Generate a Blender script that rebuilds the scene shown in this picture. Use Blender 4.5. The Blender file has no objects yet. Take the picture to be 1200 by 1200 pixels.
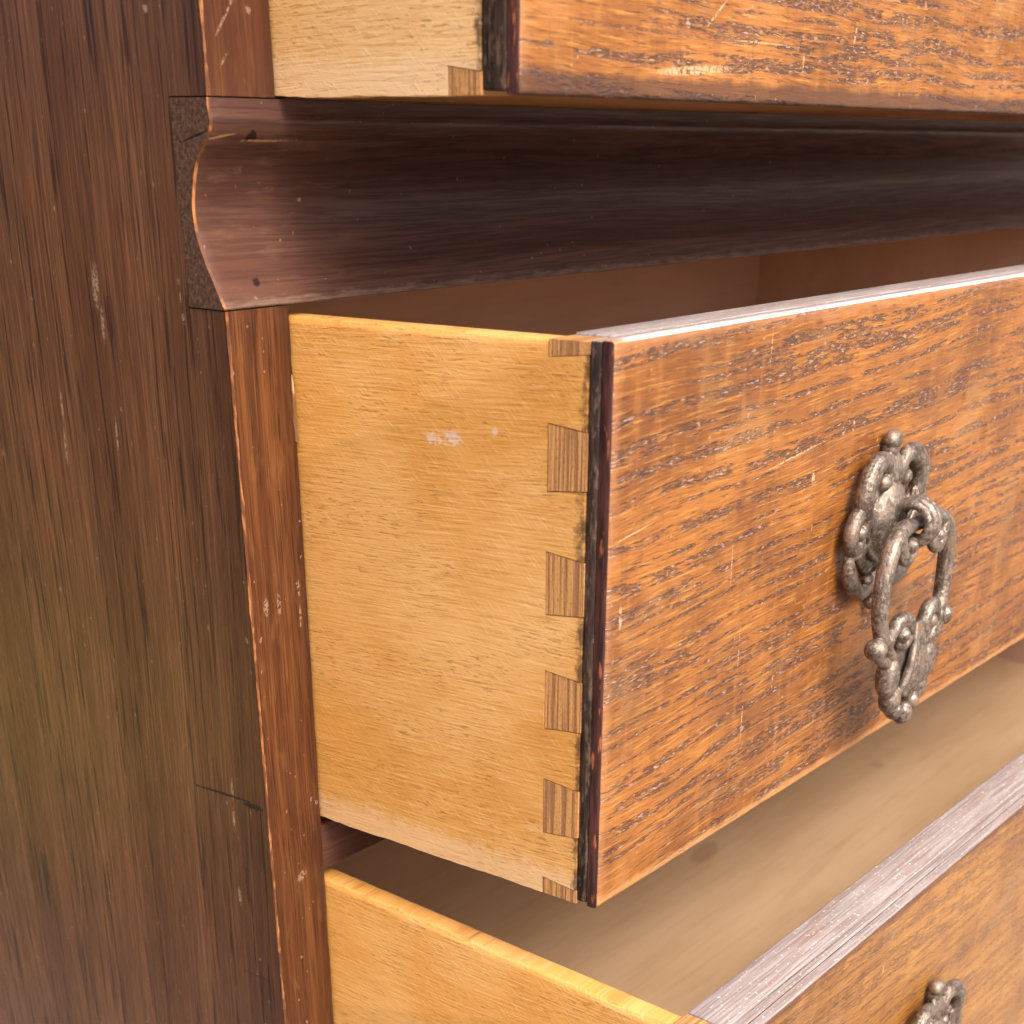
import bpy, bmesh, math, random
from mathutils import Vector, Matrix, noise as mnoise
random.seed(7)
R = math.radians
scene = bpy.context.scene
col = scene.collection

# ------------------------------------------------------------------ camera
cam_d = bpy.data.cameras.new('camera')
cam = bpy.data.objects.new('camera', cam_d)
col.objects.link(cam)
cam.location = (-.2842, -.3142, .0433)
cam.rotation_euler = (1.0473, -.0076, -.9128)
cam_d.sensor_width = 36
cam_d.lens = 36 * 1700 / 1200
cam_d.shift_y = .45                      # the photograph is the upper part of a taller frame
cam_d.clip_start = .01
cam_d.clip_end = 500
cam_d.dof.use_dof = True
cam_d.dof.focus_distance = .435
cam_d.dof.aperture_fstop = 22
scene.camera = cam

# ------------------------------------------------------------------ light
SUN_EL, SUN_AZ = R(50), R(-16)            # azimuth measured from the chest's front, negative towards its left
world = bpy.data.worlds.new('World')
scene.world = world
world.use_nodes = True
wn = world.node_tree
sky = wn.nodes.new('ShaderNodeTexSky')
sky.sky_type = 'NISHITA'
sky.sun_disc = False
sky.sun_elevation = SUN_EL
sky.air_density = .6
sky.dust_density = 10.0
sky.ozone_density = 1.0
sun_dir = Vector((math.sin(SUN_AZ) * math.cos(SUN_EL), -math.cos(SUN_AZ) * math.cos(SUN_EL), math.sin(SUN_EL)))
sky.sun_rotation = math.atan2(sun_dir.x, sun_dir.y)
bg = wn.nodes['Background']
bg.inputs['Strength'].default_value = .15
wn.links.new(sky.outputs[0], bg.inputs['Color'])
sun_d = bpy.data.lights.new('sun', 'SUN')
sun_d.energy = .6
sun_d.angle = R(24)
sun_d.color = (1, .94, .82)
sun = bpy.data.objects.new('sun', sun_d)
sun.rotation_euler = (-sun_dir).to_track_quat('-Z', 'Y').to_euler()
sun.location = (1, -2, 3)
col.objects.link(sun)
vs = scene.view_settings
vs.view_transform = 'Standard'
vs.look = 'None'
vs.gamma = 1
vs.exposure = .95
vs.use_curve_mapping = False
scene.render.engine = 'CYCLES'
scene.cycles.max_bounces = 7
scene.cycles.diffuse_bounces = 6
scene.cycles.glossy_bounces = 2


# ------------------------------------------------------------------ node helpers
def lin(h):
    c = [int(h[i:i + 2], 16) / 255 for i in (0, 2, 4)]
    return tuple((v / 12.92 if v <= .04045 else ((v + .055) / 1.055) ** 2.4) for v in c) + (1,)


class S:
    """a socket that can be added, multiplied and so on"""
    def __init__(s, t, o): s.t, s.o = t, o
    def _m(s, op, a, b=None, c=None, clamp=False):
        n = s.t.nodes.new('ShaderNodeMath'); n.operation = op; n.use_clamp = clamp
        for i, v in enumerate((a, b, c)):
            if v is None: continue
            if isinstance(v, S): s.t.links.new(v.o, n.inputs[i])
            else: n.inputs[i].default_value = v
        return S(s.t, n.outputs[0])
    def __add__(s, b): return s._m('ADD', s, b)
    __radd__ = __add__
    def __sub__(s, b): return s._m('SUBTRACT', s, b)
    def __rsub__(s, b): return s._m('SUBTRACT', b, s)
    def __mul__(s, b): return s._m('MULTIPLY', s, b)
    __rmul__ = __mul__
    def __truediv__(s, b): return s._m('DIVIDE', s, b)
    def mx(s, b): return s._m('MAXIMUM', s, b)
    def mn(s, b): return s._m('MINIMUM', s, b)
    def abs(s): return s._m('ABSOLUTE', s)
    def sqrt(s): return s._m('SQRT', s)
    def clamp(s): return s._m('ADD', s, 0., clamp=True)


class Mat:
    def __init__(self, name, rough=.5, spec=.5, metal=0):
        self.m = bpy.data.materials.new(name); self.m.use_nodes = True
        self.t = self.m.node_tree
        self.p = self.t.nodes['Principled BSDF']
        self.p.inputs['Roughness'].default_value = rough
        self.p.inputs['Specular IOR Level'].default_value = spec
        self.p.inputs['Metallic'].default_value = metal
        tc = self.t.nodes.new('ShaderNodeTexCoord')
        sp = self.t.nodes.new('ShaderNodeSeparateXYZ')
        self.t.links.new(tc.outputs['Object'], sp.inputs[0])
        self.x, self.y, self.z = (S(self.t, sp.outputs[i]) for i in range(3))
        g = self.t.nodes.new('ShaderNodeNewGeometry')
        gn = self.t.nodes.new('ShaderNodeVectorTransform')
        gn.vector_type = 'NORMAL'; gn.convert_from = 'WORLD'; gn.convert_to = 'OBJECT'
        self.t.links.new(g.outputs['True Normal'], gn.inputs[0])
        sn = self.t.nodes.new('ShaderNodeSeparateXYZ')
        self.t.links.new(gn.outputs[0], sn.inputs[0])
        self.nx, self.ny, self.nz = (S(self.t, sn.outputs[i]) for i in range(3))
    def noise(self, x, y, z, detail=2, rough=.5, dist=0):
        flat = not isinstance(z, S)
        if flat: x, y, z = x + z * 3.17, y + z * 1.31, 0.
        c = self.t.nodes.new('ShaderNodeCombineXYZ')
        for i, v in enumerate((x, y, z)):
            if isinstance(v, S): self.t.links.new(v.o, c.inputs[i])
            else: c.inputs[i].default_value = v
        n = self.t.nodes.new('ShaderNodeTexNoise')
        if flat: n.noise_dimensions = '2D'
        n.inputs['Scale'].default_value = 1
        n.inputs['Detail'].default_value = detail
        n.inputs['Roughness'].default_value = rough
        n.inputs['Distortion'].default_value = dist
        self.t.links.new(c.outputs[0], n.inputs['Vector'])
        return S(self.t, n.outputs[0])
    def smooth(self, v, lo, hi, a=0., b=1.):
        n = self.t.nodes.new('ShaderNodeMapRange'); n.interpolation_type = 'SMOOTHSTEP'
        self.t.links.new(v.o, n.inputs[0])
        for i, q in zip((1, 2, 3, 4), (lo, hi, a, b)): n.inputs[i].default_value = q
        return S(self.t, n.outputs[0])
    def mix(self, f, a, b):
        n = self.t.nodes.new('ShaderNodeMix'); n.data_type = 'RGBA'
        if isinstance(f, S): self.t.links.new(f.o, n.inputs[0])
        else: n.inputs[0].default_value = f
        for i, v in ((6, a), (7, b)):
            if isinstance(v, S): self.t.links.new(v.o, n.inputs[i])
            else: n.inputs[i].default_value = lin(v) if isinstance(v, str) else v
        return S(self.t, n.outputs[2])
    def mark(self, a, b, ca, cb, la, lb, ang=0, rag=.8, fr=900):
        """a ragged elongated spot at (ca, cb): chips, scrapes, stains"""
        c_, s_ = math.cos(ang), math.sin(ang)
        da, db = a - ca, b - cb
        u = (da * c_ + db * s_) / la
        v = (db * c_ - da * s_) / lb
        r = (u * u + v * v).sqrt()
        if not hasattr(self, 'rag'): self.rag = self.noise(a * 800, b * 800, 3.3, 2, .6) - .5
        r = r + self.rag * (rag * 2)
        return self.smooth(r, 1.0, .6)
    def done(self, color, height=None, strength=.4, dist=.0004, rough=None):
        self.t.links.new(color.o, self.p.inputs['Base Color'])
        if rough is not None: self.t.links.new(rough.o, self.p.inputs['Roughness'])
        if height is not None:
            b = self.t.nodes.new('ShaderNodeBump')
            b.inputs['Strength'].default_value = strength
            b.inputs['Distance'].default_value = dist
            self.t.links.new(height.o, b.inputs['Height'])
            self.t.links.new(b.outputs[0], self.p.inputs['Normal'])
        return self.m


# ------------------------------------------------------------------ mesh helpers
def link(name, me, mats, parent=None):
    o = bpy.data.objects.new(name, me)
    col.objects.link(o)
    for m in (mats if isinstance(mats, (list, tuple)) else [mats]):
        me.materials.append(m)
    if parent: o.parent = parent
    return o


def box(name, x0, x1, y0, y1, z0, z1, mat, parent=None, bevel=0., seg=2, wob=0.):
    bm = bmesh.new()
    bmesh.ops.create_cube(bm, size=1)
    for v in bm.verts:
        v.co = Vector(((x0 + x1) / 2 + v.co.x * (x1 - x0), (y0 + y1) / 2 + v.co.y * (y1 - y0), (z0 + z1) / 2 + v.co.z * (z1 - z0)))
    if bevel:
        bmesh.ops.bevel(bm, geom=bm.edges[:], offset=bevel, segments=seg, affect='EDGES', profile=.5)
    me = bpy.data.meshes.new(name); bm.to_mesh(me); bm.free()
    if bevel: me.shade_smooth(); me.set_sharp_from_angle(angle=R(50))
    return link(name, me, mat, parent)


def boxes(name, lst, mat, parent=None):
    V, F = [], []
    for (x0, x1, y0, y1, z0, z1) in lst:
        b = len(V)
        V += [(x0, y0, z0), (x1, y0, z0), (x1, y1, z0), (x0, y1, z0), (x0, y0, z1), (x1, y0, z1), (x1, y1, z1), (x0, y1, z1)]
        F += [tuple(b + i for i in f) for f in ((0, 3, 2, 1), (4, 5, 6, 7), (0, 1, 5, 4), (1, 2, 6, 5), (2, 3, 7, 6), (3, 0, 4, 7))]
    me = bpy.data.meshes.new(name); me.from_pydata(V, [], F)
    return link(name, me, mat, parent)


def prism(name, yz, x0, x1, mat, parent=None, bevel=0.):
    """outline in (y, z) extruded along x"""
    bm = bmesh.new()
    a = [bm.verts.new((x0, y, z)) for y, z in yz]
    b = [bm.verts.new((x1, y, z)) for y, z in yz]
    n = len(yz)
    bm.faces.new(a); bm.faces.new(b[::-1])
    for i in range(n):
        bm.faces.new((a[i], b[i], b[(i + 1) % n], a[(i + 1) % n]))
    bmesh.ops.recalc_face_normals(bm, faces=bm.faces[:])
    if bevel:
        bmesh.ops.bevel(bm, geom=bm.edges[:], offset=bevel, segments=1, affect='EDGES')
    me = bpy.data.meshes.new(name); bm.to_mesh(me); bm.free()
    return link(name, me, mat, parent)


def empty(name, loc, label, cat, group=None):
    o = bpy.data.objects.new(name, None)
    o.empty_display_size = .05
    col.objects.link(o)
    o.location = loc
    o['label'] = label; o['category'] = cat
    if group: o['group'] = group
    return o


# ------------------------------------------------------------------ dimensions
W = .023                 # stile width
CW = .82                 # chest width
CD = .43                 # chest depth
ZB, ZT = .0029, .0509    # moulding, bottom and top
BD = .0141               # moulding depth
GROUND = -.66
TOP = .26


# ------------------------------------------------------------------ materials
def m_panel():
    m = Mat('dark_walnut_veneer', .3, .6)
    y = m.y + m.z * .02
    yw = y + (m.noise(m.z * 4, y * 14, 3.1, 1) - .5) * .004
    band = m.noise(m.z * 1.0, yw * 90, 4.0, 2, .6)
    fib = m.noise(m.z * 14, yw * 1500, 1.0, 3, .75)
    c = m.mix(m.smooth(band, .3, .7), '684029', '7e5337')
    c = m.mix(m.smooth(fib, .36, .60) * .8, c, '38231d')
    c = m.mix(m.smooth(fib, .55, .72) * .65, c, '8f6240')
    pores = m.smooth(m.noise(m.z * 26, yw * 900, 9.7, 2, .6), .53, .62) * m.smooth(m.noise(m.z * 3, yw * 210, 2.2, 1), .42, .56)
    c = m.mix(pores * .75, c, '211615')
    # the front edge strip is a little darker, an old stain
    c = m.mix(m.smooth(y + (band - .5) * .012, .030, .004) * .35, c, '2c1815')
    light = None
    for (cy, cz, ly, lz, an) in ((.0530, .0055, .0019, .0075, .10), (.0518, -.004, .0010, .006, .05), (.0178, .0088, .0007, .0010, 0), (.0176, .0050, .0004, .0022, 0), (.0172, -.0003, .0009, .0018, 0),
                                 (.0157, -.1366, .0008, .0045, 0), (.0162, -.147, .0008, .0055, .05), (.0169, -.1748, .0009, .004, 0), (.0203, .0698, .0012, .0012, 0),
                                 (.0516, -.034, .0006, .006, .06), (.077, -.040, .0009, .007, .05), (.076, -.028, .0006, .005, .05)):
        k = m.mark(m.y, m.z, cy, cz, ly, lz, an, .75)
        light = k if light is None else light.mx(k)
    speck = m.smooth(m.noise(m.y * 420, m.z * 300, 1.7, 1), .80, .825)
    c = m.mix((light * m.smooth(m.rag, -.10, .06) * .65).mx(speck * .35), c, 'a98d70')
    crack = m.mark(m.y, m.z, .0205, -.1392, .0175, .0005, -.03, .35).mx(m.mark(m.y, m.z, .0065, -.1400, .0055, .0011, 0, .45)).mx(m.mark(m.y, m.z, .012, -.2035, .009, .00022, 0, .3))
    c = m.mix(crack * .9, c, '15101a')
    return m.done(c, fib, .22, .0003, m.smooth(fib, .3, .7, .24, .34) + light * .2)


def m_stile(name='red_brown_stile'):
    m = Mat(name, .36, .45)
    x = m.x + m.z * .006
    xw = x + (m.noise(m.z * 7, x * 40, 3.1, 1) - .5) * .003
    band = m.noise(m.z * 3, xw * 130, 2.0, 2, .6)
    fib = m.noise(m.z * 18, xw * 1000, 6.0, 3, .65)
    c = m.mix(m.smooth(band, .3, .7), '54301c', '704526')
    c = m.mix(m.smooth(fib, .38, .62) * .75, c, '3a1c14')
    c = m.mix(m.smooth(fib, .60, .75) * .4, c, '96612f')
    pores = m.smooth(m.noise(m.z * 40, xw * 1300, 9.7, 2, .6), .60, .68)
    c = m.mix(pores * .7, c, '20110d')
    rub = m.smooth(m.noise(m.x * 180, m.z * 60, 4.4, 3, .6), .58, .76)
    c = m.mix(rub * .18, c, '96663f')
    # grime along the drawer opening; darker along the upper length
    c = m.mix(m.smooth(m.x + (band - .5) * .006, .0165, .0235) * .6, c, '2b1612')
    c = m.mix(m.smooth(m.z, .045, .056) * .45, c, '45261f')
    light = None
    for (cx, cz, lx, lz, an) in ((.0112, -.0772, .0011, .0045, 0), (.006, -.0771, .0014, .0035, 0), (.0196, -.0744, .0008, .0035, 0), (.0196, -.0822, .0006, .004, 0), (.0213, -.1439, .0009, .0010, 0),
                                 (.0075, .068, .0005, .008, -.7), (.006, .0589, .0004, .003, -.7), (.0155, .0696, .0010, .0011, 0), (.0105, .0725, .0004, .006, -.5), (.010, -.130, .0003, .002, .9), (.0125, -.167, .003, .002, .6)):
        k = m.mark(m.x, m.z, cx, cz, lx, lz, an, .9)
        light = k if light is None else light.mx(k)
    speck = m.smooth(m.noise(m.x * 420, m.z * 300, 1.7, 1), .80, .825)
    c = m.mix((light * m.smooth(m.rag, -.10, .06) * .5).mx(speck * .35), c, 'b89a80')
    return m.done(c, fib, .3, .0003, m.smooth(fib, .3, .7, .30, .44))


def m_bare(name='bare_worn_wood', a='84532f', b='b07848'):
    m = Mat(name, .6, .3)
    n = m.noise(m.x * 900, m.y * 900, m.z * 160, 3, .6)
    c = m.mix(m.smooth(n, .35, .65), a, b)
    c = m.mix(m.smooth(m.noise(m.x * 300, m.y * 300, m.z * 90, 2), .42, .54) * .85, c, '55301f')
    return m.done(c, n, .5, .0003)


def m_moulding(name='dark_mahogany_moulding', worn=True):
    m = Mat(name, .40, .28)
    s = m.z + m.y * .6
    sw = s + (m.noise(m.x * 4, s * 40, 1.1, 1) - .5) * .006
    band = m.noise(m.x * 2.5, sw * 140, 4.0, 2, .6)
    fib = m.noise(m.x * 22, sw * 1000, 2.0, 3, .7)
    c = m.mix(m.smooth(band, .30, .70), '4a302a', '5a3f36')
    c = m.mix(m.smooth(fib, .40, .64) * .75, c, '331f1d')
    c = m.mix(m.smooth(fib, .60, .75) * .25, c, '7c594a')
    warm_lit = m.smooth(m.x, .085, .0) * m.smooth(m.z, .052, .02)  # light on the left end painted in, fading up under the upper drawer
    c = m.mix(warm_lit * .25, c, '6e4836')
    rub = m.smooth(m.noise(m.x * 60, s * 300, 4.4, 3, .65), .55, .75) * m.smooth(m.x, .12, .01)
    c = m.mix(rub * .2, c, '846650')
    if worn:
        nails = m.mark(m.x, m.z, .0147, .0425, .0022, .0017, 0, .5).mx(m.mark(m.x, m.z, .0142, .0087, .0016, .0013, 0, .4))
        c = m.mix(nails * .8, c, '1a0f0e')
        scr = m.mark(m.x, m.z, .020, .0416, .010, .0003, 0, .7).mx(m.mark(m.x, m.z, .004, .0425, .006, .0003, .15, .7)).mx(m.mark(m.x, m.z, .038, .0275, .0007, .0006, 0, .5))
        c = m.mix(scr * .7, c, 'a9805f')
        lip = m.smooth(m.z + (m.noise(m.x * 110, s * 500, 1.0, 3, .7) - .5) * .006, .0056, .0024)
        c = m.mix(lip * .45, c, '907a6c')
    speck = m.smooth(m.noise(m.x * 350, s * 420, 1.7, 1), .80, .825)
    c = m.mix(speck * .4, c, '9a8478')
    return m.done(c, fib, .25, .0003, m.smooth(fib, .3, .7, .30, .46))


def m_endgrain():
    m = Mat('moulding_end_grain', .6, .3)
    n = m.noise(m.y * 900, m.z * 700, m.x * 100, 4, .7)
    d = m.noise(m.y * 1600 + m.z * 500, m.z * 900 - m.y * 700, 3.3, 3, .7)
    c = m.mix(m.smooth(n, .35, .7), '402b20', '6b4c39')
    c = m.mix(m.smooth(d, .52, .68) * .8, c, '211612')
    ck = m.mark(m.y, m.z, .006, .0425, .0062, .0003, -.25, .6, 500)
    c = m.mix(ck, c, '0d0908')
    return m.done(c, n * .6 + d * .5 - ck * 2, .5, .0004)


def m_drawer_side(name, pe, hgt, c1='c47e36', c2='d8a062'):
    m = Mat(name, .55, .35)
    z = m.z + m.y * .035
    zw = z + (m.noise(m.y * 9, z * 30, 2.0, 1) - .5) * .004
    blot = m.noise(m.y * 14, z * 18, 6.0, 2, .6)
    fib = m.noise(m.y * 60, zw * 1300, 4.0, 3, .7)
    c = m.mix(m.smooth(blot, .3, .7), c1, c2)
    c = m.mix(m.smooth(fib, .52, .74) * .45, c, 'e8bd84')
    c = m.mix(m.smooth(fib, .48, .30) * .45, c, 'ac7034')
    dash = m.smooth(m.noise(m.y * 210, zw * 1700, 8.8, 2, .6), .60, .68) * m.smooth(m.noise(m.y * 22, z * 50, 1.0, 2, .6), .38, .62)
    c = m.mix(dash * .5, c, '8a5426')
    # sanding scratches across the grain
    u = m.y * .75 + m.z * .66
    v = m.z * .75 - m.y * .66
    scr = m.smooth(m.noise(u * 170, v * 1900, 3.0, 2, .6), .56, .70)
    c = m.mix(scr * .18, c, 'ecc99a')
    # yellowed by the carcass at the back, greyer where it was handled near the joint
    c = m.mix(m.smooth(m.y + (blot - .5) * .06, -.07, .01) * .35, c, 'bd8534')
    wht = m.mark(m.y, m.z, -.0567, -.0262, .0034, .0018, 0, 1.2).mx(m.mark(m.y, m.z, -.0500, -.0268, .0030, .0014, 0, 1.2)).mx(m.mark(m.y, m.z, -.0710, -.0230, .0013, .0012, 0, .6)) if .148 < hgt < .16 else None
    if wht is not None: c = m.mix(wht * .65, c, 'd8c0b4')
    rg = m.noise(m.y * 160, m.z * 110, 5.0, 4, .75) - .5
    ed = m.smooth(m.z + hgt + rg * .012, .0105, .0060)
    c = m.mix(ed * .35, c, 'e6c8a4')
    c = m.mix(m.smooth(m.y + rg * .009, pe + .0024, pe - .0004) * .85, c, '40291f')
    return m.done(c, fib * .8 - dash + scr * .2, .6, .0004)


def m_oak(name, light='9e642b', dark='7a4920', slope=0., dashy=1., marks=(), H=.15, rough=.36, margin='b08260', foot='cb935f', row=290, fh=.0042, ma=.35):
    """stained oak of the drawer fronts; grain runs along x"""
    m = Mat(name, rough, .5)
    z = m.z + m.x * slope
    zw = z + (m.noise(m.x * 13, z * 40, 2.0, 1) - .5) * .005
    blot = m.noise(m.x * 16, z * 30, 6.0, 2, .6)
    fib = m.noise(m.x * 60, zw * 1200, 1.0, 3, .7)
    c = m.mix(m.smooth(blot, .32, .68), dark, light)
    c = m.mix(m.smooth(fib, .52, .76) * .5, c, 'd29a4c')
    c = m.mix(m.smooth(fib, .48, .28) * .5, c, '653310')
    ring = m.smooth(m.noise(m.x * 5, zw * row, 3.7, 1, .5), .47, .58)
    clus = m.smooth(m.noise(m.x * 60, zw * row * 1.4, 5.2, 2, .6), .40, .52)
    flk = m.smooth(m.noise(m.x * 330, zw * 1600, 8.8, 2, .65), .43, .55)
    row_ = ring * clus
    c = m.mix(row_ * .45 * dashy, c, '65402a')
    pores = row_ * flk
    c = m.mix(pores * .7 * dashy, c, '43342d')
    # bloom in the pores, a few rubbed patches of varnish
    bl = m.smooth(m.noise(m.x * 300, zw * 1300, 2.8, 1), .62, .72)
    c = m.mix(bl * row_ * .6 * dashy, c, 'b9a096')
    small = m.smooth(m.noise(m.x * 120, zw * 1500, 1.8, 2, .6), .62, .68)
    c = m.mix(small * .55, c, '3c2418')
    ray = m.noise(m.x * 210, m.z * 32, 7.0, 2, .6)
    c = m.mix(m.smooth(ray, .54, .70) * .16 * m.smooth(blot, .65, .4), c, 'c07f42')
    c = m.mix(m.smooth(ray, .44, .30) * .18, c, '5c3216')
    pale = m.smooth(m.noise(m.x * 22, m.z * 26, 14.0, 3, .65), .54, .76)
    c = m.mix(pale * .22, c, 'b8905f')
    # worn margins of the panel
    nz = (m.noise(m.x * 130, m.z * 130, 3.0, 3, .7) - .5) * .006
    ed = m.smooth(m.x + nz, .0055, .0015).mx(m.smooth(m.z * -1 + nz, .0035, .0008))
    c = m.mix(ed * ma, c, margin)
    c = m.mix(m.smooth(m.z + H + nz * .5, fh, fh - .0028) * .75, c, foot)
    lite = None
    for (cx, cz, lx, lz, an, rg) in marks:
        k = m.mark(m.x, m.z, cx, cz, lx, lz, an, rg)
        lite = k if lite is None else lite.mx(k)
    speck = m.smooth(m.noise(m.x * 300, m.z * 330, 1.7, 1), .785, .81)
    lite = lite.mx(speck * .45)
    c = m.mix(lite * m.smooth(m.rag, -.13, .03) * .7, c, 'd9b48c')
    return m.done(c, fib * .5 - pores * 1.2, .5, .0005, m.smooth(fib, .3, .7, rough - .05, rough + .10))


def m_grey_top():
    m = Mat('dusty_grey_brown_board_edge', .40, .5)
    s = m.y + m.z * .5
    fib = m.noise(m.x * 26, s * 1500, 2.0, 3, .7)
    c = m.mix(m.smooth(fib, .3, .7), '7a6f6d', 'a39a98')
    c = m.mix(m.smooth(m.noise(m.x * 30, s * 260, 6.0, 2, .6), .50, .70) * .4, c, '86685c')
    sp = m.smooth(m.noise(m.x * 600, s * 900, 1.7, 1), .70, .75)
    c = m.mix(sp * .6, c, 'd9d0cc')
    return m.done(c, fib, .4, .0003)


def m_dark_edge():
    m = Mat('blackened_board_edge', .75, .25)
    fib = m.noise(m.x * 900, m.y * 900, m.z * 70, 4, .7)
    b = m.noise(m.y * 500, m.z * 110, 4.0, 4, .7)
    c = m.mix(m.smooth(fib, .35, .65), '1d1514', '453329')
    c = m.mix(m.smooth(b, .50, .68) * .6, c, '75604f')
    c = m.mix(m.smooth(m.noise(m.y * 800, m.z * 260, 7.0, 3), .64, .74) * .35, c, '8f7d70')
    return m.done(c, fib + b, .6, .0006)


def m_pin():
    m = Mat('striped_end_grain_pin', .65, .25)
    st = m.smooth(m.noise(m.y * 800, m.z * 16, 5.0, 2, .6), .40, .60)
    gr = m.noise(m.y * 1600, m.z * 900, 4.0, 3, .7)
    c = m.mix(st, 'c9945a', '9c6e48')
    c = m.mix(m.smooth(gr, .50, .68) * .4, c, '5f463a')
    return m.done(c, gr - st, .5, .0004)


def m_inside(name, a, b, mark=True):
    m = Mat(name, .7, .2)
    n = m.noise(m.x * 7, m.y * 30, m.z * 30, 4, .6)
    fib = m.noise(m.x * 20, m.y * 400, m.z * 400, 3, .6)
    c = m.mix(m.smooth(n, .3, .7), a, b)
    c = m.mix(m.smooth(fib, .45, .75) * .12, c, '6b4a30')
    if mark:
        k = m.mark(m.x, m.y, .328, .036, .018, .007, .2, .3).mx(m.mark(m.x, m.y, .508, .019, .006, .005, 0, .3) * .7).mx(m.mark(m.x, m.y, .35, -.02, .06, .004, .1, .3) * .35)
        c = m.mix(k * .3, c, '7a4430')
    return m.done(c, fib, .2, .0003)


def m_metal():
    m = Mat('aged_bronze', .5, .5, .7)
    sp = m.noise(m.x * 700, m.y * 700, m.z * 700, 4, .75)
    big = m.noise(m.x * 160, m.y * 160, m.z * 160, 2, .6)
    c = m.mix(m.smooth(big, .35, .65), '6a5c52', '8f847a')
    c = m.mix(m.smooth(sp, .50, .64) * .7, c, 'bdb2a6')
    c = m.mix(m.smooth(sp, .46, .32) * .8, c, '382823')
    c = m.mix(m.smooth(big, .56, .66) * m.smooth(sp, .4, .6) * .5, c, 'a0703f')
    c = m.mix(m.smooth(sp, .68, .76) * .7, c, 'e0d8d0')
    return m.done(c, sp, .55, .0006, m.smooth(sp, .3, .7, .55, .36))


def m_ground():
    m = Mat('patio_and_lawn', .9, .2)
    n = m.noise(m.x * 6, m.y * 6, 0., 6, .7)
    f = m.noise(m.x * 160, m.y * 160, 0., 3, .7)
    c = m.mix(n, '9a9186', 'b9b0a4')
    c = m.mix(m.smooth(f, .4, .7) * .4, c, '857c72')
    edge = (m.x * -1) + (n - .5) * .15
    g = m.mix(m.noise(m.x * 40, m.y * 40, 2., 4, .7), 'a4ae3a', 'd0cc5a')
    c = m.mix(m.smooth(edge, .25, .45) * m.smooth(m.y, .1, .4), c, m.mix(n, '2c251d', '3f3426'))
    c = m.mix(m.smooth(edge, .52, .62) * m.smooth(edge, 1.0, .9) * m.smooth(m.y + (n - .5) * .2, .9, 1.1), c, g)
    return m.done(c, f + n, .6, .01)


PANEL, STILE, BARE = m_panel(), m_stile(), m_bare()
MOULD, ENDG = m_moulding(), m_endgrain()
RAIL = m_moulding('dark_mahogany_rail', False)
GREY, DARK, PIN, METAL = m_grey_top(), m_dark_edge(), m_pin(), m_metal()
INSIDE = m_inside('tan_plywood', 'ccaa84', 'd8b894')
INDARK = m_inside('brown_inside_board', 'd8b8a8', 'e4c6b6', False)
CARC = m_inside('dark_carcass_wood', 'a8806c', 'b48c78', False)
OAKU = m_oak('stained_oak_upper_front', 'ac713a', '8e5a2a', .015, 1., H=.17, rough=.34, foot='4a3129', row=270, fh=.0062,
             marks=((.0765, -.1630, .0235, .0013, .05, .45), (.086, -.1500, .0070, .0005, .6, .6), (.1675, -.1515, .0008, .004, -.2, .8), (.1360, -.159, .0006, .003, 0, .8), (.11, -.1555, .02, .0003, 0, 1.)))
OAKM = m_oak('stained_oak_middle_front', slope=-.035, H=.15,
             marks=((.0073, -.0668, .0009, .0042, 0, .7), (.1109, -.0472, .0013, .0024, .1, .5), (.078, -.0070, .0003, .0065, .0, .5), (.0645, -.064, .0003, .008, .03, .6),
                    (.0963, -.1078, .0006, .003, .0, .8), (.0727, -.091, .0003, .009, .02, .8), (.078, -.115, .0003, .009, .02, .8), (.098, -.039, .024, .0004, .10, 1.), (.012, -.046, .012, .0003, .12, 1.)))
OAKL = m_oak('stained_oak_lower_front', 'a37034', '845626', .06, .5, marks=((.1074, -.0212, .0007, .0030, .1, .2),), H=.146, rough=.30, margin='5a3c2e', ma=.8)

# ------------------------------------------------------------------ ground
gm = bpy.data.meshes.new('ground')
gm.from_pydata([(-60, -60, GROUND), (60, -60, GROUND), (60, 60, GROUND), (-60, 60, GROUND)], [], [(0, 1, 2, 3)])
ground = link('ground', gm, m_ground())
ground['kind'] = 'structure'

# ------------------------------------------------------------------ chest carcass
chest = empty('chest_of_drawers', (0, 0, 0), 'dark brown wooden chest carcass with worn stile and coved moulding between its drawers', 'chest')
g = .00035
# side panel with the notch for the moulding end
side_outline = [(.0011, GROUND + .09), (CD, GROUND + .09), (CD, TOP), (.0011, TOP), (.0011, ZT + g), (BD + g, ZT + g), (BD + g, ZB - g), (.0011, ZB - g)]
prism('side_panel', side_outline, 0, .018, PANEL, chest)
boxes('side_panel', [(CW - .018, CW, .0011, CD, GROUND + .09, TOP)], PANEL, chest)


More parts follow.
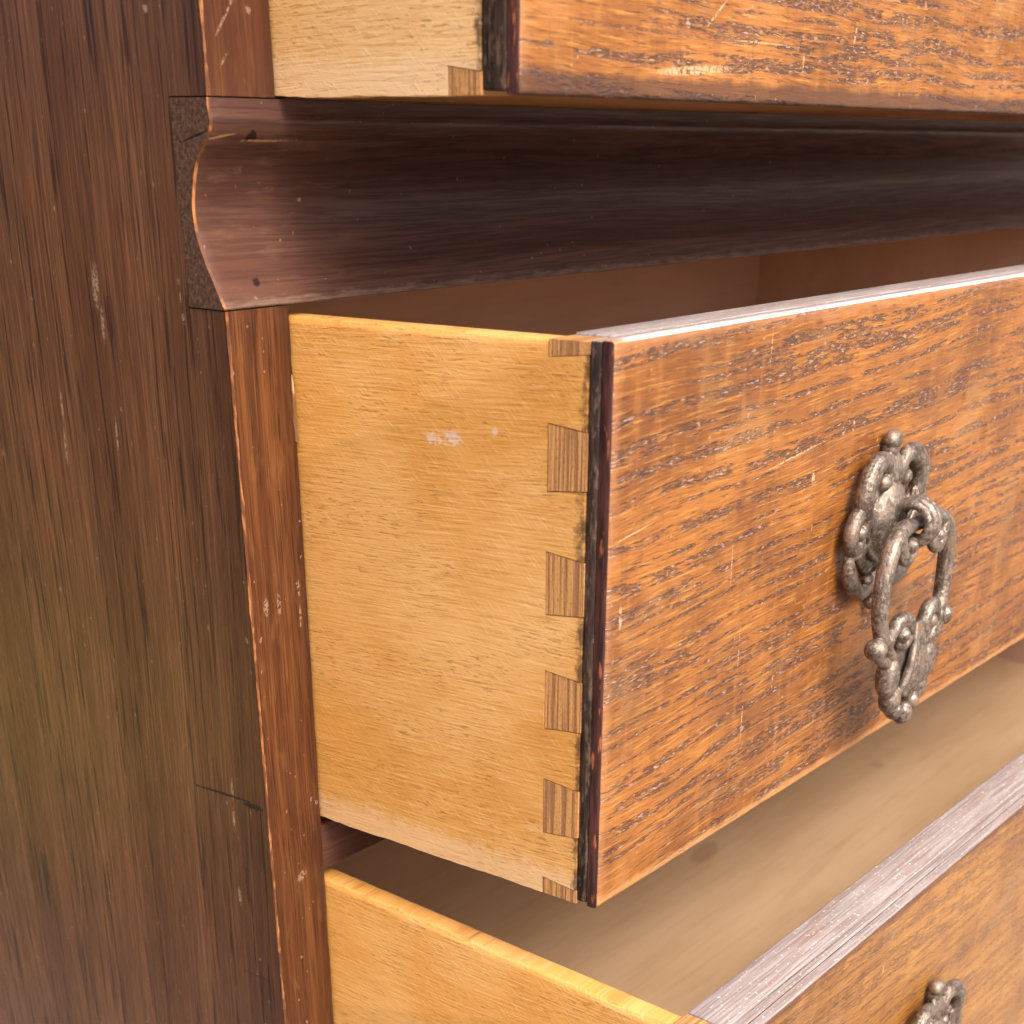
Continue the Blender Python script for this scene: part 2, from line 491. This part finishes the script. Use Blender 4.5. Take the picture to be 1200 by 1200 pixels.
def stile(z0, z1, seed, sx=1, ox=0.):
    """front stile with a chipped, worn arris at its outer edge and a chipped inner edge"""
    n = max(2, int((z1 - z0) / .0012))
    V, F, MI = [], [], []
    for i in range(n + 1):
        z = z0 + (z1 - z0) * i / n
        a = mnoise.noise(Vector((z * 90, seed, 0))); b = mnoise.noise(Vector((z * 420, seed, 5)))
        k = .00045 + .00045 * a + .00030 * b
        k = max(.00022, k + .0012 * max(0, mnoise.noise(Vector((z * 45, seed, 9))) - .25))
        e = .00035 + .0006 * max(0, mnoise.noise(Vector((z * 60, seed, 20)))) + .0012 * max(0, mnoise.noise(Vector((z * 130, seed, 30))) - .35)
        pts = [(0.0, .0011), (0.0, k * .8), (k * .55, k * .12), (k * 1.25, 0), (W - e, 0), (W - e * .3, e * .5), (W, e), (W, .02), (.0184, .02), (.0184, .0011)]
        # the arris joins the panel: keep x >= 0
        V += [(ox + sx * x, y, z) for x, y in pts]
    m = 10
    for i in range(n):
        for j in range(m):
            q = (i * m + j, i * m + (j + 1) % m, (i + 1) * m + (j + 1) % m, (i + 1) * m + j)
            F.append(q if sx > 0 else q[::-1]); MI.append(1 if j in (1, 2, 4) and (j != 4 or False) else 0)
    F.append(tuple(range(m))[::-1] if sx > 0 else tuple(range(m))); MI.append(0)
    F.append(tuple(n * m + j for j in range(m)) if sx > 0 else tuple(n * m + j for j in range(m))[::-1]); MI.append(0)
    me = bpy.data.meshes.new('stile'); me.from_pydata(V, [], F)
    o = link('stile', me, [STILE, BARE], chest)
    for p, k in zip(me.polygons, MI): p.material_index = k
    return o


stile(ZT + g, TOP, 3.3)
low_stile = stile(GROUND + .09, ZB - g, 8.1)
sp = [(.0222, -.0150), (.0218, -.0190), (.0219, -.0235), (.0216, -.0270), (.0219, -.0300), (.0220, -.0328), (.0227, -.0333), (.0229, -.0310), (.0226, -.0280), (.0227, -.0230), (.0226, -.0190)]
bm = bmesh.new()
fa = [bm.verts.new((x, -.00035, z)) for x, z in sp]
fb_ = [bm.verts.new((x, .0002, z)) for x, z in sp]
bm.faces.new(fa)
for i in range(len(sp)): bm.faces.new((fa[i], fa[i - 1], fb_[i - 1], fb_[i]))
bmesh.ops.recalc_face_normals(bm, faces=bm.faces[:])
me = bpy.data.meshes.new('splinter'); bm.to_mesh(me); bm.free()
link('splinter', me, m_bare('pale_splinter', 'c79a6c', 'dab488'), low_stile)
stile(GROUND + .09, TOP, 5.7, -1, CW)

# coved moulding rail
prof = [(0, 255), (-.3, 290), (-3, 312), (8, 350), (35, 400), (47, 435), (54, 470), (60, 510), (62, 540), (61, 570), (58, 600), (52, 632), (45, 660), (36, 692), (26, 720), (10, 770), (3, 792), (0, 798), (1.5, 803)]


def catmull(pts, k):
    out = []
    n = len(pts)
    for i in range(n - 1):
        p0, p1, p2, p3 = (Vector(pts[max(0, min(n - 1, j))]) for j in (i - 1, i, i + 1, i + 2))
        for s in range(k):
            t = s / k
            out.append(.5 * ((2 * p1) + (p2 - p0) * t + (2 * p0 - 5 * p1 + 4 * p2 - p3) * t * t + (3 * p1 - p0 - 3 * p2 + p3) * t ** 3))
    out.append(Vector(pts[-1]))
    return out


cp = catmull([(o / 98 * BD, ZT - (v - 255) / 548 * (ZT - ZB)) for o, v in prof], 3)
yz = [(p.x, p.y) for p in cp] + [(BD, ZB), (BD, ZT)]
xs = [-.0003, .0004, .004, .01, .02, .04, .07, .1, .15, .2, .3, .45, .6, CW]
bm = bmesh.new()
rings = []
for i, x in enumerate(xs):
    sh = .0004 if i == 0 else 0
    rings.append([bm.verts.new((x, y + (sh if j < len(cp) else 0), z)) for j, (y, z) in enumerate(yz)])
n = len(yz)
for a, b in zip(rings, rings[1:]):
    for j in range(n):
        f = bm.faces.new((a[j], a[(j + 1) % n], b[(j + 1) % n], b[j]))
        f.smooth = j < len(cp) - 1
        if a is rings[0]: f.material_index = 2
f = bm.faces.new(rings[0][::-1]); f.material_index = 1
bm.faces.new(rings[-1])
bmesh.ops.recalc_face_normals(bm, faces=bm.faces[:])
me = bpy.data.meshes.new('moulding'); bm.to_mesh(me); bm.free()
me.set_sharp_from_angle(angle=R(40))
link('moulding', me, [MOULD, ENDG, BARE], chest)

# rails, boards and feet
boxes('rail', [(W, CW - W, .016, .07, ZB + .004, ZT - .004)], CARC, chest)
box('rail', W + .0003, CW - W, .0012, .07, -.1695, -.1535, RAIL, chest, .0006)
boxes("rail", [(W, CW - W, .0012, .07, -.350, -.334)], RAIL, chest)
boxes('back_panel', [(.018, CW - .018, CD - .008, CD, GROUND + .09, TOP)], CARC, chest)
box('top_board', -.015, CW + .015, -.02, CD + .005, TOP + .0005, TOP + .022, PANEL, chest, .003)
boxes('bottom_board', [(.018, CW - .018, .021, CD - .008, GROUND + .092, GROUND + .11)], CARC, chest)
for fx in (.005, CW - .055):
    for fy in (.005, CD - .055):
        box('foot', fx, fx + .05, fy, fy + .05, GROUND, GROUND + .0895, PANEL, chest, .003)
for z in (.03, -.165, -.345):
    boxes('drawer_runner', [(.0185, W - .002, .075, CD - .01, z - .012, z)], CARC, chest)

# ------------------------------------------------------------------ handle
def ico(bm, c, r, rot=None, sub=3):
    m = Matrix.Translation(Vector((c[0], -c[2], c[1]))) @ (rot.to_4x4() if rot else Matrix()) @ Matrix.Diagonal((r[0], r[2], r[1], 1))
    bmesh.ops.create_icosphere(bm, subdivisions=sub, radius=1, matrix=m)


def tube(bm, pts, rad, closed=False, k=6, seg=14, flat=1.):
    """points (x, z, n) with a radius each, swept as a smooth tube with round ends"""
    P = [tuple(p) for p in pts]
    if closed: P = P + [P[0]]
    cc = catmull([Vector((x, -n_, z)) for x, z, n_ in P], k)
    rr = []
    q = list(rad) + ([rad[0]] if closed else [])
    for i in range(len(q) - 1):
        rr += [q[i] + (q[i + 1] - q[i]) * s / k for s in range(k)]
    rr.append(q[-1])
    if closed: cc, rr = cc[:-1], rr[:-1]
    N = len(cc); rg = []
    for i, (c, r) in enumerate(zip(cc, rr)):
        d = (cc[(i + 1) % N] - cc[i - 1]) if closed else (cc[min(N - 1, i + 1)] - cc[max(0, i - 1)])
        d.normalize()
        u = d.cross(Vector((0, 1, 0)))
        if u.length < 1e-4: u = Vector((1, 0, 0))
        u.normalize(); w = d.cross(u).normalized()
        rg.append([bm.verts.new(c + u * (r * math.cos(t)) + w * (r * flat * math.sin(t))) for t in (2 * math.pi * j / seg for j in range(seg))])
    for i in range(N if closed else N - 1):
        a, b = rg[i], rg[(i + 1) % N]
        for j in range(seg): bm.faces.new((a[j], a[(j + 1) % seg], b[(j + 1) % seg], b[j]))
    if not closed:
        bm.faces.new(rg[0][::-1]); bm.faces.new(rg[-1])
        for c, r in ((cc[0], rr[0]), (cc[-1], rr[-1])):
            bmesh.ops.create_icosphere(bm, subdivisions=2, radius=r * .99, matrix=Matrix.Translation(c))


def cast(bm, name, voxel=.32, smooth=1):
    """fuse overlapping solids into one cast skin (millimetres in, metres out)"""
    bmesh.ops.recalc_face_normals(bm, faces=bm.faces[:])
    me = bpy.data.meshes.new(name + '_raw'); bm.to_mesh(me); bm.free()
    o = bpy.data.objects.new(name + '_raw', me); col.objects.link(o)
    r = o.modifiers.new('r', 'REMESH'); r.mode = 'VOXEL'; r.voxel_size = voxel
    s = o.modifiers.new('s', 'SMOOTH'); s.iterations = smooth; s.factor = .5
    dg = bpy.context.evaluated_depsgraph_get(); dg.update()
    out = bpy.data.meshes.new_from_object(o.evaluated_get(dg))
    out.name = name
    bpy.data.objects.remove(o)
    out.transform(Matrix.Scale(.001, 4)); out.shade_smooth()
    out.materials.clear()
    return out


def make_backplate():
    bm = bmesh.new()
    ico(bm, (0, 1, .6), (15, 19, 3))
    ico(bm, (0, 3, 3.6), (11.6, 12.8, 8.2), sub=4)
    ico(bm, (0, 3, 1.5), (14, 15, 4.0))
    # rim of the boss
    tube(bm, [(13.2 * math.cos(t), 3 + 14.4 * math.sin(t), 4.2) for t in (2 * math.pi * i / 16 for i in range(16))], [1.5] * 16, True, 4)
    ico(bm, (0, 28, 4), (3.9, 3.2, 3.6))
    ico(bm, (0, 25, 3.5), (3.4, 3.2, 3.2))
    for dx in (-8, -4, 0, 4, 8):
        tube(bm, [(dx * .25, 24, 4.2), (dx * .55, 20, 5.8), (dx * .95, 15.5, 6.2), (dx * 1.15, 13.5, 5)], [1.0, 1.5, 1.9, 1.3])
    for s in (-1, 1):
        # upper C scroll
        tube(bm, [(s * 7.5, 15.0, 6.5), (s * 5.6, 18.5, 6.2), (s * 9, 22.4, 6), (s * 15.5, 21.6, 6.2), (s * 20.5, 16.5, 6.4), (s * 21.5, 10.5, 6), (s * 18, 5, 5.6), (s * 13, 2, 5)],
             [1.8, 2.2, 3.0, 3.6, 3.9, 3.6, 2.8, 1.6])
        ico(bm, (s * 8.6, 15.2, 6.6), (2.7, 2.7, 2.7))
        # leaf ribs between the scrolls
        for a in (0, 1):
            tube(bm, [(s * (17 + a * 3.0), 9.5 - a * 2.5, 6.6), (s * (15.5 + a * 3), 4 - a * 2.6, 7.2), (s * (13 + a * 2), -1 - a * 2.5, 6)], [.9, 1.2, .8])
        # side scroll
        tube(bm, [(s * 15, 5, 4.5), (s * 20, 7.8, 5.2), (s * 25.4, 6, 5.4), (s * 27.6, 1.0, 5.4), (s * 25.2, -3.6, 5.2), (s * 20.6, -3.4, 5.6), (s * 20.4, .4, 6)], [2.0, 2.6, 3.0, 3.0, 2.6, 2.1, 1.6])
        ico(bm, (s * 21.6, 1.0, 5.8), (2.6, 2.4, 2.6))
        tube(bm, [(s * 15, -4, 5), (s * 20, -6.2, 5.6), (s * 25.4, -6.0, 4.6)], [1.4, 2.0, 1.2])
        # lower C scroll
        tube(bm, [(s * 25, -6.0, 4), (s * 24.6, -11, 4.6), (s * 21, -16.6, 4.8), (s * 14.5, -20.4, 4.6), (s * 8.6, -20.2, 4.6), (s * 7.4, -16.4, 4.8)], [1.8, 2.8, 3.0, 2.8, 2.2, 1.6])
        ico(bm, (s * 9.6, -17.0, 4.8), (2.1, 2.1, 2.2))
    ico(bm, (0, -20, 3), (5.5, 5.5, 3.2))
    ico(bm, (0, -26, 3), (3.0, 3.4, 2.8))
    for v in bm.verts: v.co.y *= .86
    return cast(bm, 'backplate', .28)


def make_loop():
    bm = bmesh.new()
    for dx, R0, r in ((-3.6, 6.2, 1.6), (-1.2, 6.9, 1.8), (1.2, 6.9, 1.8), (3.6, 6.2, 1.6)):
        # ring standing in the y-z plane
        pts = [(dx, 2.6 + R0 * math.sin(t), 14.6 + R0 * math.cos(t)) for t in (2 * math.pi * i / 20 for i in range(20))]
        N = len(pts); rg = []
        for x, z, n_ in pts:
            c = Vector((x, -n_, z)); e = (c - Vector((dx, -14.6, 2.6))).normalized()
            rg.append([bm.verts.new(c + Vector((r * math.cos(t), 0, 0)) + e * (r * math.sin(t))) for t in (2 * math.pi * j / 12 for j in range(12))])
        for i in range(N):
            a, b = rg[i], rg[(i + 1) % N]
            for j in range(12): bm.faces.new((a[j], a[(j + 1) % 12], b[(j + 1) % 12], b[j]))
    ico(bm, (0, 2.6, 6.5), (5.2, 5.2, 3.4))
    return cast(bm, 'pivot_loop', .34, 1)


def make_bail():
    bm = bmesh.new()
    tube(bm, [(-13, 2.4, 15.8), (0, 2.0, 15.2), (13, 2.4, 15.8)], [2.8, 2.3, 2.8])
    for s in (-1, 1):
        tube(bm, [(s * 9, 2.6, 15.8), (s * 17, 1.6, 16.6), (s * 23.2, -3.4, 17.0), (s * 26, -11, 17), (s * 26.6, -19, 17), (s * 25.4, -27, 17.4), (s * 22, -34, 18), (s * 16, -39.5, 18.4), (s * 11, -41, 18.6)],
             [2.8, 3.0, 3.1, 3.0, 2.9, 2.8, 2.7, 2.4, 1.7])
        # small scrolls under the top
        tube(bm, [(s * 18, 1.6, 17.6), (s * 16.6, -4, 18), (s * 12.8, -7.4, 18.2), (s * 8.6, -5.6, 18.2), (s * 8.8, -2.0, 18.2)], [2.0, 2.3, 2.3, 2.0, 1.5])
        ico(bm, (s * 11.2, -3.0, 18.3), (2.6, 2.5, 2.9))
        # balls outside the foot of the ring
        ico(bm, (s * 28.0, -34.5, 18.0), (3.9, 3.7, 3.9))
        tube(bm, [(s * 27, -35.5, 18), (s * 23, -39.5, 18.2), (s * 16.5, -42, 18.6), (s * 10, -41.5, 19)], [2.0, 1.9, 1.7, 1.2])
        # inner scrolls
        tube(bm, [(s * 20, -37, 18.4), (s * 18.5, -31.5, 18.8), (s * 14.4, -27.6, 19.4), (s * 9, -28.2, 19.8), (s * 6.4, -32.5, 19.8), (s * 8.6, -36.6, 19.6), (s * 12.4, -36, 19.6)], [1.8, 2.2, 2.6, 2.8, 2.6, 2.2, 1.6])
        ico(bm, (s * 11.6, -32.8, 19.8), (2.9, 2.9, 3.0))
        # lobes of the leaf
        ico(bm, (s * 15.4, -47, 18.2), (5.0, 8.0, 4.0))
        ico(bm, (s * 11.4, -56, 18.4), (4.2, 5.6, 3.8))
        ico(bm, (s * 7.4, -61.2, 18.6), (3.2, 3.3, 3.2))
    for k in range(-2, 3):
        tube(bm, [(k * 1.0, -31, 20.6), (k * 1.9, -39, 21.6), (k * 3.5, -48, 21.8), (k * 4.7, -57 + abs(k) * 2, 20.4)], [.9, 1.25, 1.7, 1.6], seg=12)
    ico(bm, (0, -46, 16.6), (12, 14, 3.2))
    ico(bm, (0, -63.6, 18.8), (3.6, 4.4, 3.9))
    return cast(bm, 'bail', .28)


HANDLE = {'backplate': make_backplate(), 'pivot_loop': make_loop(), 'bail': make_bail()}
for me in HANDLE.values(): me.materials.append(METAL)


def handle(parent, x, y, z, swing=0.):
    h = bpy.data.objects.new('handle', None); h.empty_display_size = .02
    col.objects.link(h); h.parent = parent; h.location = (x, y, z); h.scale = (.95, 1, .97)
    for k, me in HANDLE.items():
        o = bpy.data.objects.new(k, me); col.objects.link(o); o.parent = h


# ------------------------------------------------------------------ drawers
DW = CW - 2 * W - .0016


def drawer(loc, tilt, p, th, hgt, oak, label, pins, half, hx, hz, ph=.0162, tone=('d09448', 'e0ac6a'), floor=.008, lapw=.0070, topm=None):
    d = empty('drawer', loc, label, 'drawer', 'drawers standing open in the chest')
    d.rotation_euler.x = tilt
    fb = -p + .0036                      # back of the oak facing
    pe = -p + lapw                      # where the pins end and the blackened lap begins
    pb = -p + th                         # back of the front board
    back = .29
    st = .0095
    q = .00030
    # outline of the side with its sockets
    zb = -hgt
    def rough_edge(ya, yb, z, amp, sgn):
        k = int(abs(yb - ya) / .0022)
        pts = []
        for i in range(1, k):
            y = ya + (yb - ya) * i / k
            e = mnoise.noise(Vector((y * 70, hgt * 9, z))) * .6 + mnoise.noise(Vector((y * 330, hgt * 9, z))) * .4
            pts.append((y, z + sgn * amp * max(0, e + .1)))
        return pts
    out = [(back, 0), (back, zb)] + rough_edge(back, pb + q, zb, .0007, 1)
    out += [(pb + q, zb), (pb + q, zb + half[1]), (pe + .0002, zb + half[1] - .0012)]
    for zc in sorted(pins):
        a, b = zc - ph / 2, zc + ph / 2
        out += [(pe + .0002, a + .0012 - q), (pb + q, a - q), (pb + q, b + q), (pe + .0002, b - .0012 + q)]
    out += [(pe + .0002, -half[0] + .0012), (pb + q, -half[0]), (pb + q, 0)]
    bm = bmesh.new()
    va = [bm.verts.new((0, y, z)) for y, z in out]
    ax = bm.verts  # outer face with a rounded top edge
    vb = [bm.verts.new((st, y, z)) for y, z in out]
    nn = len(out)
    bm.faces.new(va); bm.faces.new(vb[::-1])
    for i in range(nn): bm.faces.new((va[i], vb[i], vb[(i + 1) % nn], va[(i + 1) % nn]))
    bmesh.ops.recalc_face_normals(bm, faces=bm.faces[:])
    top = [e for e in bm.edges if abs(e.verts[0].co.z) < 1e-6 and abs(e.verts[1].co.z) < 1e-6 and abs(e.verts[0].co.y - e.verts[1].co.y) > .05]
    bmesh.ops.bevel(bm, geom=top, offset=.0022, segments=4, affect='EDGES', profile=.5)
    me = bpy.data.meshes.new('side'); bm.to_mesh(me); bm.free()
    me.shade_smooth(); me.set_sharp_from_angle(angle=R(35))
    side = link('side', me, m_drawer_side('pale_orange_drawer_wood', pe, hgt, *tone), d)
    # pins of the front board seen in the sockets
    for zc in pins:
        a, b = zc - ph / 2, zc + ph / 2
        dj = random.uniform(-.0001, .00012)
        prism('dovetail_pin', [(pb, a), (pb, b), (pe - .0001, b - .0012), (pe - .0001, a + .0012)], .00005 + dj, st + .001, PIN, side)
    prism('dovetail_pin', [(pb, -half[0] + .0002), (pb, 0), (pe - .0001, 0), (pe - .0001, -half[0] + .0014)], .0, st + .001, PIN, side)
    prism('dovetail_pin', [(pb, -hgt), (pb, -hgt + half[1] - .0002), (pe - .0001, -hgt + half[1] - .0014), (pe - .0001, -hgt)], .0001, st + .001, PIN, side)
    # far side
    boxes('side', [(DW - st, DW, pb, back, -hgt, 0)], INDARK, d)
    # front board: lap plus the inner thickness
    lap = box('front_board', .0004, DW - .0004, fb + .0002, pe, -hgt + .0008, .0004, [DARK, GREY], d, .0006)
    for f in lap.data.polygons:
        if f.normal.z > .7: f.material_index = 1
    core = box('front_board', st + .0012, DW - st - .0012, pe + .0001, pb, -hgt + .0008, .0006, [GREY], d, .0005)
    # oak facing with a rounded arris
    bm = bmesh.new()
    bmesh.ops.create_cube(bm, size=1)
    x0, x1, y0, y1, z0, z1 = .0008, DW - .0008, -p, fb, -hgt, .0004
    for v in bm.verts:
        v.co = Vector(((x0 + x1) / 2 + v.co.x * (x1 - x0), (y0 + y1) / 2 + v.co.y * (y1 - y0), (z0 + z1) / 2 + v.co.z * (z1 - z0)))
    bmesh.ops.bevel(bm, geom=[e for e in bm.edges if abs(e.calc_length() - (y1 - y0)) > 1e-5 and max(v.co.y for v in e.verts) < (y0 + y1) / 2], offset=.0014, segments=4, affect='EDGES', profile=.5)
    bmesh.ops.subdivide_edges(bm, edges=[e for e in bm.edges if e.calc_length() > .5], cuts=260)
    bmesh.ops.subdivide_edges(bm, edges=[e for e in bm.edges if .1 < e.calc_length() < .25], cuts=50)
    for v in bm.verts:
        x, y, z = v.co
        n1 = mnoise.noise(Vector((x * 60, z * 60, hgt * 50))) * .6 + mnoise.noise(Vector((x * 300, z * 300, hgt * 50))) * .5
        n1 = max(-.1, n1 - .12)
        if z < z0 + .0016 and y < y1 - .0005: v.co.z += .0007 * n1
        if z > z1 - .0016 and y < y1 - .0005: v.co.z -= .0003 * n1
        if x < x0 + .0016 and y < y1 - .0005: v.co.x += .0007 * n1
    me = bpy.data.meshes.new('facing'); bm.to_mesh(me); bm.free()
    me.shade_smooth(); me.set_sharp_from_angle(angle=R(50))
    fc = link('facing', me, [oak, REDEDGE, topm or GLARETOP], d)
    for f in me.polygons:
        c = f.center
        if c.x < x0 + .0006 and f.normal.x < -.6: f.material_index = 1
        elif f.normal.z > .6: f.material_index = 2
        elif f.normal.z < -.75: f.material_index = 1
    boxes('bottom_board', [(st * .6, DW - st * .6, pb - .003, back - .002, -hgt + floor, -hgt + floor + .004)], INSIDE, d)
    boxes('back_board', [(st, DW - st, back - .012, back - .001, -hgt + .014, -.006)], INDARK, d)
    handle(d, hx, -p, hz)
    return d


def m_red():
    m = Mat('red_brown_arris', .42, .4)
    n = m.noise(m.x * 700, m.y * 700, m.z * 60, 4, .7)
    c = m.mix(m.smooth(n, .35, .65), '2a1517', '54302a')
    c = m.mix(m.smooth(m.noise(m.x * 400, m.y * 600, m.z * 120, 3), .60, .68) * .8, c, 'a5623c')
    return m.done(c, n, .4, .0004)


def m_glaretop():
    m = Mat('varnish_sky_glare', .3, .6)  # varnished top edge, with sky glare painted in as near-white colour
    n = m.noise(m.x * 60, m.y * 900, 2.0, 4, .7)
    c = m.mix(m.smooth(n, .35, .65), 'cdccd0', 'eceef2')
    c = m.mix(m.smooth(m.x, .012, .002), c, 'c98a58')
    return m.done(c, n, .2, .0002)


REDEDGE, GLARETOP = m_red(), m_glaretop()
X0 = W + .0008
pins4 = (-.0277, -.0594, -.0912, -.1225)
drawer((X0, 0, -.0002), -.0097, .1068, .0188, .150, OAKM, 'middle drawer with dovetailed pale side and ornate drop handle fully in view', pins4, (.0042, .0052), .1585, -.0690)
drawer((X0, 0, -.1733), .0407, .1555, .0205, .146, OAKL, 'lowest drawer at the bottom, pulled out farthest, its tan inside showing', (-.027, -.0577, -.0884, -.119), (.0042, .0052), .158, -.0775, floor=.018, topm=GREY)
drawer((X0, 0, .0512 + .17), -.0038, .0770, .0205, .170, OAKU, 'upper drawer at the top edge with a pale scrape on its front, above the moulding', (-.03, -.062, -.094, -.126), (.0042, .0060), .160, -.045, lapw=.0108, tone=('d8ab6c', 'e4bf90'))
